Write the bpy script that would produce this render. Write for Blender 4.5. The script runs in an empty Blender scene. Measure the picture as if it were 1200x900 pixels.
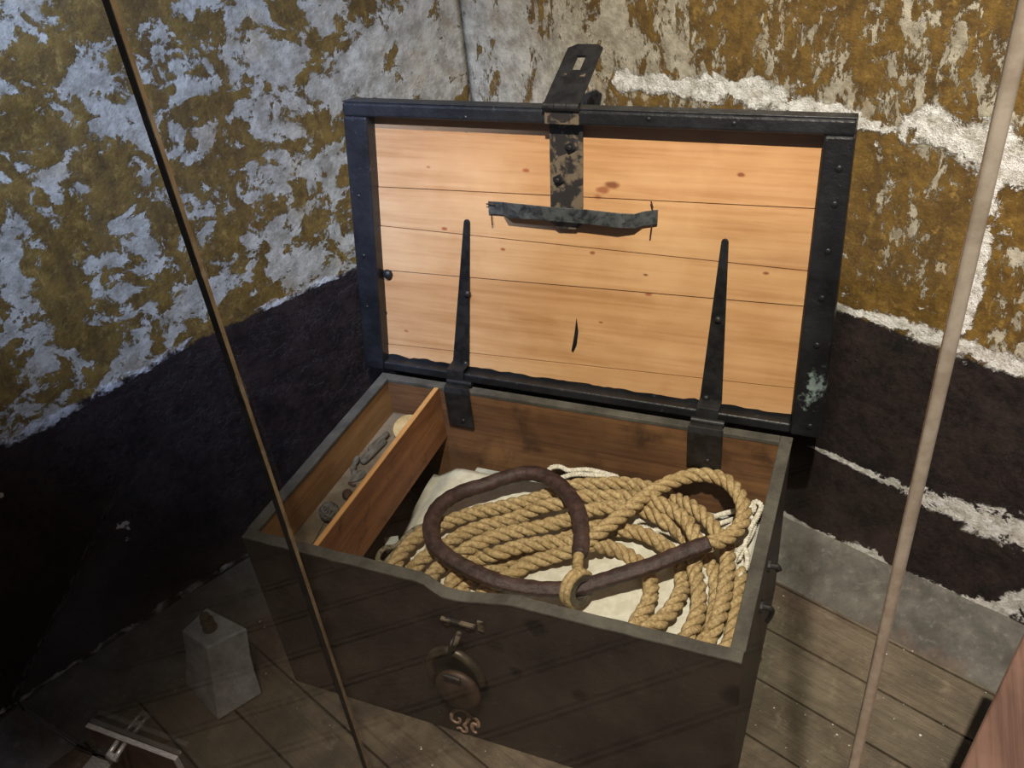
import bpy, bmesh, math, random
from mathutils import Vector, Matrix, noise
random.seed(7)
scene = bpy.context.scene
COL = scene.collection

# ------------------------------------------------------------------ survey of the room (metres)
# x: along the chest, y: chest front -> back, z: up, 0 = top of the chest's rim
CAM = Vector((1.04292068, -0.89001858, 1.15956905))
FPX = 1028.521
RT = Vector((0.92353083, 0.37161629, -0.09482689))
DN = Vector((0.14303301, -0.56314442, -0.8138857))
FW = Vector((-0.35585442, 0.73808516, -0.57323463))
W, D, H = 0.95, 0.571, 0.45
FLOOR = -H
WT = 0.021                                   # chest wall thickness

def ray(px, py):
    return RT*((px-600)/FPX) + DN*((py-450)/FPX) + FW
def onp(px, py, n, d):
    r = ray(px, py)
    return CAM + r*((d-CAM.dot(n))/r.dot(n))
def onz(px, py, z): return onp(px, py, Vector((0,0,1)), z)
def ony(px, py, y): return onp(px, py, Vector((0,1,0)), y)
def onx(px, py, x): return onp(px, py, Vector((1,0,0)), x)

# ------------------------------------------------------------------ object helpers
def link(name, me, mat=None, parent=None):
    o = bpy.data.objects.new(name, me); COL.objects.link(o)
    if mat is not None: o.data.materials.append(mat)
    if parent is not None: o.parent = parent; o.matrix_parent_inverse = parent_inv(parent)
    return o
def world(o):
    m = o.matrix_basis.copy()
    if o.parent: return world(o.parent) @ o.matrix_parent_inverse @ m
    return m
def parent_inv(p): return world(p).inverted()
def empty(name, loc, label, cat, group=None):
    o = bpy.data.objects.new(name, None); COL.objects.link(o)
    o.location = loc; o.empty_display_size = 0.05
    tag(o, label, cat, group); return o
def tag(o, label=None, cat=None, group=None, kind=None):
    if label: o['label'] = label
    if cat: o['category'] = cat
    if group: o['group'] = group
    if kind: o['kind'] = kind
    return o
def build(name, bm, mat, parent=None, smooth=False, bevel=0.0, seg=2, sub=0):
    bmesh.ops.recalc_face_normals(bm, faces=bm.faces[:])
    me = bpy.data.meshes.new(name); bm.to_mesh(me); bm.free()
    if smooth:
        for p in me.polygons: p.use_smooth = True
    o = link(name, me, mat, parent)
    if bevel:
        m = o.modifiers.new('bevel', 'BEVEL'); m.width = bevel; m.segments = seg; m.limit_method = 'ANGLE'
        m.angle_limit = math.radians(40)
    if sub:
        m = o.modifiers.new('sub', 'SUBSURF'); m.levels = sub; m.render_levels = sub
    return o
def hexa(bm, p):
    """p: 8 points, bottom ring 0-3, top ring 4-7"""
    v = [bm.verts.new(q) for q in p]
    for f in ((0,3,2,1),(4,5,6,7),(0,1,5,4),(1,2,6,5),(2,3,7,6),(3,0,4,7)):
        bm.faces.new([v[i] for i in f])
    return v
def box(bm, a, b, M=None):
    x0,y0,z0 = a; x1,y1,z1 = b
    p = [Vector(q) for q in ((x0,y0,z0),(x1,y0,z0),(x1,y1,z0),(x0,y1,z0),(x0,y0,z1),(x1,y0,z1),(x1,y1,z1),(x0,y1,z1))]
    if M is not None: p = [M @ q for q in p]
    return hexa(bm, p)
def prism(bm, pts, off):
    """closed planar outline pts extruded by vector off"""
    a = [bm.verts.new(p) for p in pts]; b = [bm.verts.new(Vector(p)+off) for p in pts]
    bm.faces.new(a); bm.faces.new(b[::-1]); n = len(a)
    for i in range(n): bm.faces.new((a[i], b[i], b[(i+1)%n], a[(i+1)%n]))
def frames(P, closed=False):
    n = len(P); T = []
    for i in range(n):
        a = P[(i-1)%n] if (closed or i>0) else P[i]; b = P[(i+1)%n] if (closed or i<n-1) else P[i]
        t = (b-a); T.append(t.normalized() if t.length>1e-9 else Vector((1,0,0)))
    ref = Vector((0,0,1)) if abs(T[0].z)<.9 else Vector((0,1,0))
    N = [(ref - T[0]*ref.dot(T[0])).normalized()]
    for i in range(1,n):
        v = N[-1]-T[i]*N[-1].dot(T[i]); N.append(v.normalized())
    return T, N, [T[i].cross(N[i]) for i in range(n)]
def tube(bm, P, r, k=8, closed=False, caps=True, squash=None):
    T,N,B = frames(P, closed); rings = []
    for i,p in enumerate(P):
        rr = r(i) if callable(r) else r
        ring = []
        for j in range(k):
            a = 2*math.pi*j/k
            q = rr*(squash(i,a) if squash else 1)
            ring.append(bm.verts.new(p + N[i]*(q*math.cos(a)) + B[i]*(q*math.sin(a))))
        rings.append(ring)
    n = len(P)
    for i in range(n if closed else n-1):
        A, C = rings[i], rings[(i+1)%n]
        for j in range(k): bm.faces.new((A[j], A[(j+1)%k], C[(j+1)%k], C[j]))
    if caps and not closed:
        bm.faces.new(rings[0][::-1]); bm.faces.new(rings[-1])
def spline(K, step):
    """Catmull-Rom through K (centripetal-ish), resampled at step"""
    K = [Vector(k) for k in K]
    K = [K[0]*2-K[1]] + K + [K[-1]*2-K[-2]]
    out = []
    for i in range(1, len(K)-2):
        p0,p1,p2,p3 = K[i-1:i+3]
        m = max(2, int((p2-p1).length/ (step*.5)))
        t0=0; t1=t0+max(1e-5,(p1-p0).length)**.5; t2=t1+max(1e-5,(p2-p1).length)**.5; t3=t2+max(1e-5,(p3-p2).length)**.5
        for s in range(m):
            t = t1+(t2-t1)*s/m
            A1=p0*((t1-t)/(t1-t0))+p1*((t-t0)/(t1-t0)); A2=p1*((t2-t)/(t2-t1))+p2*((t-t1)/(t2-t1)); A3=p2*((t3-t)/(t3-t2))+p3*((t-t2)/(t3-t2))
            B1=A1*((t2-t)/(t2-t0))+A2*((t-t0)/(t2-t0)); B2=A2*((t3-t)/(t3-t1))+A3*((t-t1)/(t3-t1))
            out.append(B1*((t2-t)/(t2-t1))+B2*((t-t1)/(t2-t1)))
    out.append(K[-2])
    res = [out[0]]; acc = 0
    for a,b in zip(out, out[1:]):
        L = (b-a).length
        while acc+L >= step and L>0:
            q = (step-acc)/L; a = a.lerp(b, q); res.append(a); L = (b-a).length; acc = 0
        acc += L
    return res
def laid_rope(bm, P, r, pitch, strands=3, k=7, jit=.0006):
    T,N,B = frames(P); s = 0; L=[0]
    for a,b in zip(P,P[1:]): s += (b-a).length; L.append(s)
    rs = r*0.49; ro = r*0.545
    for q in range(strands):
        C = []
        for i,p in enumerate(P):
            a = -2*math.pi*L[i]/pitch + q*2*math.pi/strands
            j = jit*noise.noise(p*60+Vector((q*9,0,0)))
            C.append(p + (N[i]*math.cos(a)-B[i]*math.sin(a))*(ro+j))
        tube(bm, C, rs, k)
def cyl(bm, a, b, r, k=12, r2=None):
    tube(bm, [Vector(a), Vector(b)], (lambda i: r if i==0 or r2 is None else r2), k)
def lathe(bm, prof, M, k=20):
    rings=[]
    for (r,h) in prof:
        rings.append([bm.verts.new(M @ Vector((r*math.cos(2*math.pi*j/k), r*math.sin(2*math.pi*j/k), h))) for j in range(k)])
    for A,C in zip(rings, rings[1:]):
        for j in range(k): bm.faces.new((A[j],A[(j+1)%k],C[(j+1)%k],C[j]))
    bm.faces.new(rings[0][::-1]); bm.faces.new(rings[-1])
def axisM(o, z):
    z = Vector(z).normalized(); q = z.to_track_quat('Z','Y')
    return Matrix.Translation(o) @ q.to_matrix().to_4x4()

# ------------------------------------------------------------------ material helpers
def lin(c):
    return tuple(((v/255)/12.92 if v/255<=.04045 else ((v/255+.055)/1.055)**2.4) for v in c)+(1,)
class NT:
    def __init__(s, name, rough=.7, spec=.3, metal=0):
        s.m = bpy.data.materials.new(name); s.m.use_nodes = True
        s.t = s.m.node_tree; s.b = s.t.nodes['Principled BSDF']
        s.b.inputs['Roughness'].default_value = rough; s.b.inputs['Specular IOR Level'].default_value = spec
        s.b.inputs['Metallic'].default_value = metal
        s.co = s.n('ShaderNodeTexCoord').outputs['Object']
    def n(s, typ, **kw):
        x = s.t.nodes.new(typ)
        for k,v in kw.items(): setattr(x,k,v)
        return x
    def set(s, inp, v):
        if isinstance(v, bpy.types.NodeSocket): s.t.links.new(v, inp)
        elif v is not None: inp.default_value = v
    def math(s, op, a, b=None, c=None, clamp=False):
        x = s.n('ShaderNodeMath', operation=op, use_clamp=clamp)
        s.set(x.inputs[0], a)
        if b is not None: s.set(x.inputs[1], b)
        if c is not None: s.set(x.inputs[2], c)
        return x.outputs[0]
    def mapping(s, scale=(1,1,1), loc=(0,0,0), rot=(0,0,0), v=None):
        x = s.n('ShaderNodeMapping'); s.set(x.inputs[0], v or s.co)
        x.inputs['Scale'].default_value = scale; x.inputs['Location'].default_value = loc; x.inputs['Rotation'].default_value = rot
        return x.outputs[0]
    def noise(s, scale, detail=6, rough=.6, dist=0, v=None, col=False):
        x = s.n('ShaderNodeTexNoise'); s.set(x.inputs['Vector'], v or s.co)
        x.inputs['Scale'].default_value = scale; x.inputs['Detail'].default_value = detail
        x.inputs['Roughness'].default_value = rough; x.inputs['Distortion'].default_value = dist
        return x.outputs['Color' if col else 'Fac']
    def voro(s, scale, v=None, feat='F1'):
        x = s.n('ShaderNodeTexVoronoi', feature=feat); s.set(x.inputs['Vector'], v or s.co); x.inputs['Scale'].default_value = scale
        return x.outputs['Distance']
    def ss(s, v, a, b):                       # smoothstep a..b
        x = s.n('ShaderNodeMapRange', interpolation_type='SMOOTHSTEP'); s.set(x.inputs['Value'], v)
        s.set(x.inputs['From Min'], a); s.set(x.inputs['From Max'], b); return x.outputs[0]
    def mix(s, f, a, b):
        x = s.n('ShaderNodeMix', data_type='RGBA'); s.set(x.inputs[0], f); s.set(x.inputs[6], a); s.set(x.inputs[7], b)
        return x.outputs[2]
    def sep(s, v=None):
        x = s.n('ShaderNodeSeparateXYZ'); s.set(x.inputs[0], v or s.co); return x.outputs
    def curve(s, v, pts):
        lo = min(p[0] for p in pts); hi = max(p[0] for p in pts); yl=min(p[1] for p in pts); yh=max(p[1] for p in pts)+1e-6
        mr = s.n('ShaderNodeMapRange'); s.set(mr.inputs['Value'], v); mr.inputs['From Min'].default_value=lo; mr.inputs['From Max'].default_value=hi
        c = s.n('ShaderNodeFloatCurve'); cv = c.mapping.curves[0]
        q = sorted(((p[0]-lo)/(hi-lo), (p[1]-yl)/(yh-yl)) for p in pts)
        cv.points[0].location = q[0]; cv.points[1].location = q[-1]
        for a in q[1:-1]: cv.points.new(*a)
        for p in cv.points: p.handle_type = 'VECTOR'
        c.mapping.update(); s.set(c.inputs['Value'], mr.outputs[0])
        return s.math('MULTIPLY_ADD', c.outputs[0], yh-yl, yl)
    def base(s, c): s.set(s.b.inputs['Base Color'], c)
    def bump(s, h, dist=.002, strength=1.0):
        x = s.n('ShaderNodeBump'); x.inputs['Distance'].default_value = dist; x.inputs['Strength'].default_value = strength
        s.set(x.inputs['Height'], h); s.t.links.new(x.outputs[0], s.b.inputs['Normal'])

def simple(name, c1, c2, scale=20, rough=.7, spec=.3, metal=0, bumpd=.001, stretch=(1,1,1), detail=6, lo=.35, hi=.65):
    m = NT(name, rough, spec, metal); v = m.mapping(stretch)
    f = m.noise(scale, detail, .65, 0, v)
    m.base(m.mix(m.ss(f, lo, hi), lin(c1), lin(c2)))
    m.bump(f, bumpd); return m.m

def wood(name, dark, mid, light, axis='x', scale=1.0, rough=.6, spec=.25, knots=(), gn=.0006, ring=18, stain=None):
    """grain runs along axis (object coords)"""
    m = NT(name, rough, spec)
    st = {'x':(1.0,16,16),'y':(16,1.0,16),'z':(16,16,1.0)}[axis]
    v = m.mapping(tuple(q*scale for q in st))
    warp = m.noise(.9, 3, .5, .2, v)
    f1 = m.noise(ring*.12, 7, .68, .5, v); f2 = m.noise(6.0, 3, .6, 0, m.mapping(tuple((q if q<5 else q*1.6)*scale for q in st)))
    blot = m.noise(5, 5, .6, .2)
    g = m.math('MULTIPLY_ADD', f1, .6, m.math('MULTIPLY', f2, .4))
    c = m.mix(m.ss(g, .30, .62), lin(dark), lin(mid)); c = m.mix(m.ss(m.math('MULTIPLY_ADD', warp, .5, m.math('MULTIPLY', blot, .5)), .42, .68), c, m.mix(m.ss(g,.3,.6), lin(mid), lin(light)))
    for (kx,ky,kz,r,col) in knots:
        d = m.n('ShaderNodeVectorMath', operation='DISTANCE'); m.set(d.inputs[0], m.mapping((.55,1,1))); d.inputs[1].default_value=(kx*.55,ky,kz)
        dd = m.math('MULTIPLY_ADD', m.noise(60,3,.6), r*.7, m.math('SUBTRACT', d.outputs['Value'], r*.35))
        c = m.mix(m.ss(dd, r, r*.35), c, lin(col))
    if stain:
        sc, lo, hi, col = stain
        c = m.mix(m.math('MULTIPLY', m.ss(m.noise(sc,5,.6,.4), lo, hi), .8), c, lin(col))
    m.base(c); m.bump(g, gn); return m.m

# ------------------------------------------------------------------ room geometry
dirR = math.radians(159.5); UR = Vector((-math.cos(dirR), -math.sin(dirR), 0))     # along the right wall, to the right
NRM = Vector((-UR.y, UR.x, 0)); NRM = NRM if NRM.y < 0 else -NRM                   # faces into the room
TRZ = -.39                                                                          # top of the sloped footing
P0R = onz(915, 603, TRZ); dR = NRM.dot(P0R)
corner = onp(546, 60, NRM, dR); corner.z = FLOOR
dirL = math.radians(66.3); UL = Vector((math.cos(dirL), math.sin(dirL), 0)); NLM = Vector((UL.y, -UL.x, 0)); dL = NLM.dot(corner)
UR_LEN, UL_LEN, TOPZ = 2.3, 2.6, 1.9
def wallR(px, py):                            # pixel -> (distance from the corner, height above floor) on the right wall
    p = onp(px, py, NRM, dR); return ((p-corner).dot(UR), p.z-FLOOR)
def wallL(px, py):
    p = onp(px, py, NLM, dL); return ((p-corner).dot(UL), p.z-FLOOR)

def wall_mat(name, right):
    m = NT(name, .75, .3)
    X,Y_,Z = m.sep()
    W_ = wallR if right else wallL
    # --- flaking distemper: ochre over grey plaster
    big = m.noise(3.2, 3, .5, .2)
    if right:
        v = m.mapping((1.0,1,.55))
        f = m.noise(9, 9, .68, .35, v)
        fine = m.noise(38, 8, .72, .3, m.mapping((1,1,.5)))
        cov = m.curve(X, [(0,.60),(.28,.60),(.40,.57),(.55,.54),(.72,.505),(.85,.455),(1.0,.46),(1.15,.49),(1.3,.47),(2.3,.47)])
        fv = m.math('MULTIPLY_ADD', fine, .62, m.math('MULTIPLY_ADD', f, .62, -.12))
    else:
        v = m.mapping((.9,1,1.0), rot=(0,.35,0))
        f = m.noise(11, 10, .6, .5, v)
        fine = m.noise(34, 8, .68, .4)
        cov = m.curve(X, [(-2.6,.5),(-1.3,.49),(-.9,.515),(-.55,.52),(-.25,.57),(0,.61)])
        fv = m.math('MULTIPLY_ADD', fine, .40, m.math('MULTIPLY_ADD', f, .78, -.09))
    if right: cov = m.math('MULTIPLY_ADD', m.math('MULTIPLY', m.ss(Z,1.10,1.22), m.ss(X,.80,1.02)), .05, cov)
    fv = m.math('MULTIPLY_ADD', big, .25, m.math('ADD', fv, -.125))
    thr = m.math('SUBTRACT', 1.03, cov)                     # more cover -> lower threshold
    pl = m.ss(fv, m.math('ADD', thr, -.012), m.math('ADD', thr, .02))
    n1 = m.noise(18, 7, .7); n2 = m.noise(70, 5, .7)
    och = m.mix(m.ss(n1,.32,.68), lin((76,56,21)), lin((114,87,35)))
    och = m.mix(m.math('MULTIPLY', m.ss(m.noise(36,8,.75,.4,m.mapping((1,1,.6),(2,4,6))),.50,.64), .65), och, lin((66,46,20)))
    och = m.mix(m.math('MULTIPLY', m.ss(m.noise(48,8,.75,.3,m.mapping((1,1,.7),(9,1,3))),.54,.66), .6), och, lin((148,118,58)))
    och = m.mix(m.math('MULTIPLY', m.ss(n2,.55,.75), .5), och, lin((160,128,66)))
    streak = m.noise(22, 4, .6, 0, m.mapping((1,1,.06)))
    och = m.mix(m.math('MULTIPLY', m.ss(streak,.5,.72), .6), och, lin((70,48,20)))
    grey = m.mix(m.ss(m.noise(24,7,.7),.35,.65), lin((126,117,100)), lin((172,164,146)))
    grey = m.mix(m.math('MULTIPLY', m.ss(m.noise(7,5,.6),.5,.7), .35), grey, lin((150,120,70)))
    col = m.mix(pl, och, grey)
    # --- black tarred dado below an uneven line
    wob = m.math('MULTIPLY_ADD', m.noise(26, 6, .65), .03, -.015)
    if right: line = m.curve(X, [(0,wallR(614,215)[1])]+[wallR(*q) for q in ((985,362),(1060,392),(1110,412),(1200,442))]+[(2.3,wallR(1200,442)[1]-.06)])
    else: line = m.curve(X, [(-2.6,wallL(0,520)[1]-.03)]+[wallL(*q) for q in ((0,520),(110,462),(180,425),(252,388),(330,353),(415,314))]+[(0,wallL(415,314)[1])])
    zz = m.math('ADD', Z, wob)
    tar = m.ss(zz, m.math('ADD', line, .004), m.math('ADD', line, -.004))
    tn = m.math('MULTIPLY_ADD', m.noise(14, 8, .75), .6, m.math('MULTIPLY', m.noise(60, 6, .75), .4))
    tcol = m.mix(m.ss(tn,.36,.64), lin((14,10,9)), lin((46,35,32)))
    tcol = m.mix(m.math('MULTIPLY', m.ss(m.noise(55,6,.75),.6,.75), .35), tcol, lin((72,62,58)))
    tcol = m.mix(m.ss(m.math('ADD', m.noise(11,5,.5,.3), m.math('MULTIPLY', m.noise(90,2,.5), .1)), .755, .77), tcol, lin((190,180,165)))
    col = m.mix(tar, col, tcol)
    # --- white salt crusts: bands that follow a rising-damp line, with ragged edges
    rag = m.math('MULTIPLY_ADD', m.noise(26, 8, .74, .5), 3.4, -1.7)
    rag2 = m.math('MULTIPLY_ADD', m.noise(8, 4, .6, .2, m.mapping((1,1,1),(3,1,2))), 2.4, -1.2)
    salt = None; hole = m.math('MULTIPLY', m.ss(m.noise(15,6,.7,.5,m.mapping((1,1,1),(5,2,9))),.53,.64), .8)
    def band(cur, wid, amt):
        d = m.math('ABSOLUTE', m.math('SUBTRACT', m.math('MULTIPLY_ADD', rag2, .012, Z), cur))
        r = m.math('DIVIDE', d, m.math('MAXIMUM', wid, .0005))
        r = m.math('ADD', r, m.math('ADD', m.math('MULTIPLY', rag, .9), m.math('MULTIPLY', rag2, .75)))
        r = m.math('ADD', r, hole)
        return m.math('MULTIPLY', m.math('MULTIPLY', m.ss(r, 1.1, .75), m.ss(wid,.001,.004)), amt)
    def mx(a,b): return b if a is None else m.math('MAXIMUM', a, b)
    if right:
        S = [(715,97,.0),(722,96,.022),(760,97,.02),(790,103,.014),(820,108,.026),(850,107,.02),(880,108,.03),(905,112,.03),(940,125,.022),(975,128,.014),(1005,138,.024),(1025,148,.012),(1045,150,.018),(1080,148,.035),(1110,158,.032),(1150,170,.042),(1200,190,.06)]
        p = [wallR(a,b) for a,b,_ in S]
        cur = m.curve(X, [(0,p[0][1])]+p+[(2.3,p[-1][1]-.04)]); wid = m.curve(X, [(0,0)]+[(q[0],s[2]*1.0) for q,s in zip(p,S)]+[(2.3,.04)])
        salt = mx(salt, band(cur, wid, 1.0))
        S = [(940,345,.004),(985,360,.009),(1010,368,.012),(1040,376,.016),(1080,390,.024),(1110,402,.02),(1140,412,.026),(1200,436,.018)]
        p = [wallR(a,b) for a,b,_ in S]
        cur = m.curve(X, [(0,p[0][1])]+p+[(2.3,p[-1][1]-.05)]); wid = m.curve(X, [(0,.0)]+[(q[0],s[2]) for q,s in zip(p,S)]+[(2.3,.02)])
        salt = mx(salt, band(cur, wid, .92))
        S = [(940,520,.0),(975,533,.010),(1000,545,.012),(1050,567,.014),(1090,587,.028),(1130,600,.032),(1200,628,.045)]
        p = [wallR(a,b) for a,b,_ in S]
        cur = m.curve(X, [(0,p[0][1])]+p+[(2.3,p[-1][1]-.05)]); wid = m.curve(X, [(0,.0)]+[(q[0],s[2]) for q,s in zip(p,S)]+[(2.3,.03)])
        salt = mx(salt, band(cur, wid, .8))
        S = [(920,604,.016),(960,622,.008),(1000,640,.022),(1020,645,.026),(1050,668,.01),(1080,682,.026),(1120,700,.018),(1160,716,.03),(1200,700,.06)]
        p = [wallR(a,b+2) for a,b,_ in S]
        cur = m.curve(X, [(0,p[0][1])]+p+[(2.3,p[-1][1])]); wid = m.curve(X, [(0,.0)]+[(q[0],s[2]) for q,s in zip(p,S)]+[(2.3,.03)])
        salt = mx(salt, band(cur, wid, .8))
        # the vertical drip under the upper crust
        a = wallR(1165,200); b = wallR(1128,380)
        t = m.curve(Z, [(0,b[0]),(b[1]-.02,b[0]),(wallR(1150,300)[1],wallR(1150,300)[0]),(a[1],a[0]),(2.4,a[0])])
        dx = m.math('ABSOLUTE', m.math('SUBTRACT', m.math('MULTIPLY_ADD', rag2,.012,X), t))
        wv = m.curve(Z, [(0,0),(b[1]-.03,.0),(b[1],.012),(wallR(1140,330)[1],.010),(wallR(1150,290)[1],.014),(a[1],.022),(a[1]+.06,.0),(2.4,0)])
        r = m.math('ADD', m.math('DIVIDE', dx, m.math('MAXIMUM', wv, .0005)), m.math('ADD', m.math('MULTIPLY', rag,1.0), m.math('MULTIPLY', rag2,.9)))
        r = m.math('ADD', r, hole)
        salt = mx(salt, m.math('MULTIPLY', m.ss(r,1.1,.75), m.ss(wv,.001,.004)))
        # crumbling white flecks
        fl = m.ss(m.noise(30,8,.74,.3,m.mapping((1,1,1),(7,0,3))), .615, .65)
        salt = mx(salt, m.math('MULTIPLY', m.math('MULTIPLY', fl, m.math('SUBTRACT',1.0,tar)), m.curve(X,[(0,.25),(.6,.35),(1.0,.8),(2.3,.9)])))
    else:
        S = [(-30,535,.016),(40,500,.014),(110,462,.012),(180,425,.008),(252,388,.007),(330,353,.007),(415,314,.006)]
        p = [wallL(a,b) for a,b,_ in S]
        cur = m.curve(X, p+[(0,p[-1][1])]); wid = m.curve(X, [(q[0],s[2]) for q,s in zip(p,S)]+[(0,.006)])
        salt = mx(salt, band(cur, wid, m.math('MULTIPLY', m.ss(m.noise(13,5,.6,.3),.46,.60), .5)))
        S = [(30,816,.005),(110,765,.009),(150,738,.012),(190,712,.012),(230,688,.007),(287,650,.006)]
        p = [wallL(a,b) for a,b,_ in S]
        cur = m.curve(X, p+[(0,p[-1][1])]); wid = m.curve(X, [(q[0],s[2]) for q,s in zip(p,S)]+[(0,.004)])
        salt = mx(salt, band(cur, wid, m.math('MULTIPLY', m.ss(m.noise(15,5,.6,.3),.42,.58), .6)))
    sc = m.mix(m.ss(m.noise(40,6,.7),.35,.6), lin((190,184,170)), lin((244,241,236)))
    col = m.mix(salt, col, sc)
    m.base(col)
    # relief: plaster edges, crust, brushed lumps
    h = m.math('MULTIPLY_ADD', pl, -.35, m.math('MULTIPLY', m.noise(40,8,.7), .9))
    h = m.math('ADD', h, m.math('MULTIPLY', m.noise(9,5,.6), 1.2))
    h = m.math('ADD', h, m.math('MULTIPLY', salt, m.math('MULTIPLY_ADD', m.noise(60,6,.8), 3.0, .6)))
    m.bump(h, .0042, .9)
    m.set(m.b.inputs['Roughness'], m.math('MULTIPLY_ADD', tar, -.08, .66 if not right else .8))
    return m.m

def wall(name, O, U, length, neg, mat):
    """slab with its local x along U, z up; face at local y=0"""
    bm = bmesh.new(); n = 160; mz = 120
    x0, x1 = (-length, 0.0) if neg else (0.0, length)
    rows = []
    for i in range(n+1):
        rows.append([bm.verts.new((x0+(x1-x0)*i/n, 0, (TOPZ-FLOOR)*j/mz)) for j in range(mz+1)])
    for i in range(n):
        for j in range(mz): bm.faces.new((rows[i][j], rows[i+1][j], rows[i+1][j+1], rows[i][j+1]))
    for r in rows:
        for v in r:
            q = v.co*2.6
            v.co.y = (.006*noise.noise(q) + .003*noise.noise(q*3.1))*min(1,abs(v.co.x)/.15)
    # back and sides
    B = [bm.verts.new((x,.12,z)) for x,z in ((x0,0),(x1,0),(x1,TOPZ-FLOOR),(x0,TOPZ-FLOOR))]
    bm.faces.new(B)
    bm.faces.new([rows[i][0] for i in range(n+1)]+[B[1],B[0]]); bm.faces.new([rows[i][mz] for i in range(n,-1,-1)]+[B[3],B[2]])
    bm.faces.new([rows[0][j] for j in range(mz,-1,-1)]+[B[0],B[3]]); bm.faces.new([rows[n][j] for j in range(mz+1)]+[B[2],B[1]])
    o = build(name, bm, mat, smooth=True)
    Yv = Vector((0,0,1)).cross(U)
    o.matrix_world = Matrix(((U.x,Yv.x,0,O.x),(U.y,Yv.y,0,O.y),(0,0,1,O.z),(0,0,0,1)))
    return tag(o, kind='structure')
for f in (0,):
    wr = wall('wall_right', corner, UR, UR_LEN, False, wall_mat('peeling_ochre_right', True))
    wl = wall('wall_left', corner, UL, UL_LEN, True, wall_mat('peeling_ochre_left', False))

# sloped cement footing along both walls
cement = NT('cement_footing', .8, .25)
cf = cement.noise(9,8,.7); cg = cement.noise(45,6,.7)
cc = cement.mix(cement.ss(cf,.3,.7), lin((60,58,53)), lin((98,95,88)))
cc = cement.mix(cement.math('MULTIPLY', cement.ss(cg,.52,.72), .5), cc, lin((118,114,106)))
cc = cement.mix(cement.math('MULTIPLY', cement.ss(cement.noise(5,5,.6),.52,.66), .45), cc, lin((86,64,50)))
cement.base(cc); cement.bump(cement.math('ADD',cf,cement.math('MULTIPLY',cg,.4)), .006)
def footing(name, U, N, length, neg, wdt):
    bm = bmesh.new(); n = 90; rows=[]
    hh = TRZ-FLOOR
    prof = [(-.03,hh),(0.0,hh),(.012,hh*.97),(wdt*.5,hh*.56),(wdt*.9,hh*.10),(wdt,0.0),(wdt,-.02),(-.03,-.02)]
    for i in range(n+1):
        t = length*i/n*(-1 if neg else 1); O = corner + U*t; r=[]
        for k,(a,z) in enumerate(prof):
            q = O+N*a; z2 = z
            if 0<k<5:
                z2 += .006*noise.noise(q*9+Vector((0,0,k)))
                q += N*(.006*noise.noise(q*11+Vector((k,0,0))))
            r.append(bm.verts.new((q.x,q.y,FLOOR+z2)))
        rows.append(r)
    m_=len(prof)
    for A,B in zip(rows,rows[1:]):
        for k in range(m_): bm.faces.new((A[k],A[(k+1)%m_],B[(k+1)%m_],B[k]))
    bm.faces.new(rows[0]); bm.faces.new(rows[-1])
    return tag(build(name,bm,cement.m,smooth=False), kind='structure')
footing('baseboard_right', UR, NRM, UR_LEN, False, .145)
footing('baseboard_left', UL, NLM, UL_LEN, True, .145)

# floor: boards inside the glass run along the right wall, boards outside run diagonally
GY = -.29
fm = NT('old_floor_boards', .62, .35)
rnd = fm.n('ShaderNodeNewGeometry').outputs['Random Per Island']
fvm = fm.mapping((1,1,1),rot=(0,0,-dirR))
fa = fm.noise(7,8,.7); fb = fm.noise(60,5,.7)
gr = fm.noise(5,8,.7,.4,fm.mapping((1.2,14,1),v=fvm))
fc = fm.mix(fm.ss(fa,.34,.66), lin((66,54,43)), lin((110,95,77)))
fc = fm.mix(fm.math('MULTIPLY',fm.ss(gr,.46,.66),.55), fc, lin((56,43,33)))
fc = fm.mix(fm.math('MULTIPLY',rnd,.5), fc, lin((88,84,68)))
fc = fm.mix(fm.math('MULTIPLY', fm.ss(fm.noise(4.5,6,.65,.5),.48,.66),.6), fc, lin((60,45,35)))
fc = fm.mix(fm.math('MULTIPLY', fm.ss(fm.noise(16,6,.7,.3),.56,.70),.5), fc, lin((124,112,94)))
fc = fm.mix(fm.ss(fm.math('ADD',fm.noise(80,3,.5), fm.math('MULTIPLY',fm.noise(6,2,.5),.15)), .80,.82), fc, lin((190,185,170)))
fm.base(fc); fm.bump(fm.math('ADD',fm.math('ADD',fa,gr),fm.math('MULTIPLY',fb,.5)), .004)
def clip_poly(poly, a, b, c):                 # keep a*x+b*y<=c
    out=[]
    for p,q in zip(poly, poly[1:]+poly[:1]):
        dp=a*p[0]+b*p[1]-c; dq=a*q[0]+b*q[1]-c
        if dp<=0: out.append(p)
        if (dp<0)!=(dq<0) and abs(dp-dq)>1e-12:
            t=dp/(dp-dq); out.append((p[0]+(q[0]-p[0])*t, p[1]+(q[1]-p[1])*t))
    return out
bm = bmesh.new()
def boards(region, ang, width, gap, off):
    u=(math.cos(ang),math.sin(ang)); n=(-u[1],u[0])
    lo=min(n[0]*p[0]+n[1]*p[1] for p in region); hi=max(n[0]*p[0]+n[1]*p[1] for p in region)
    k0=math.floor((lo-off)/width)
    for k in range(k0, math.ceil((hi-off)/width)+1):
        a=off+k*width+gap*.5*(1+.5*random.random()); b=off+(k+1)*width-gap*.5*(1+.5*random.random())
        poly=clip_poly(clip_poly(region,n[0],n[1],b),-n[0],-n[1],-a)
        if len(poly)<3: continue
        z=FLOOR+random.uniform(-.0015,.0)
        # split into short pieces along the length so edges can wander a little
        f=bm.faces.new([bm.verts.new((p[0],p[1],z)) for p in poly])
        e=bmesh.ops.extrude_face_region(bm,geom=[f]); 
        for v in [g for g in e['geom'] if isinstance(g,bmesh.types.BMVert)]: v.co.z-=.02
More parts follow.
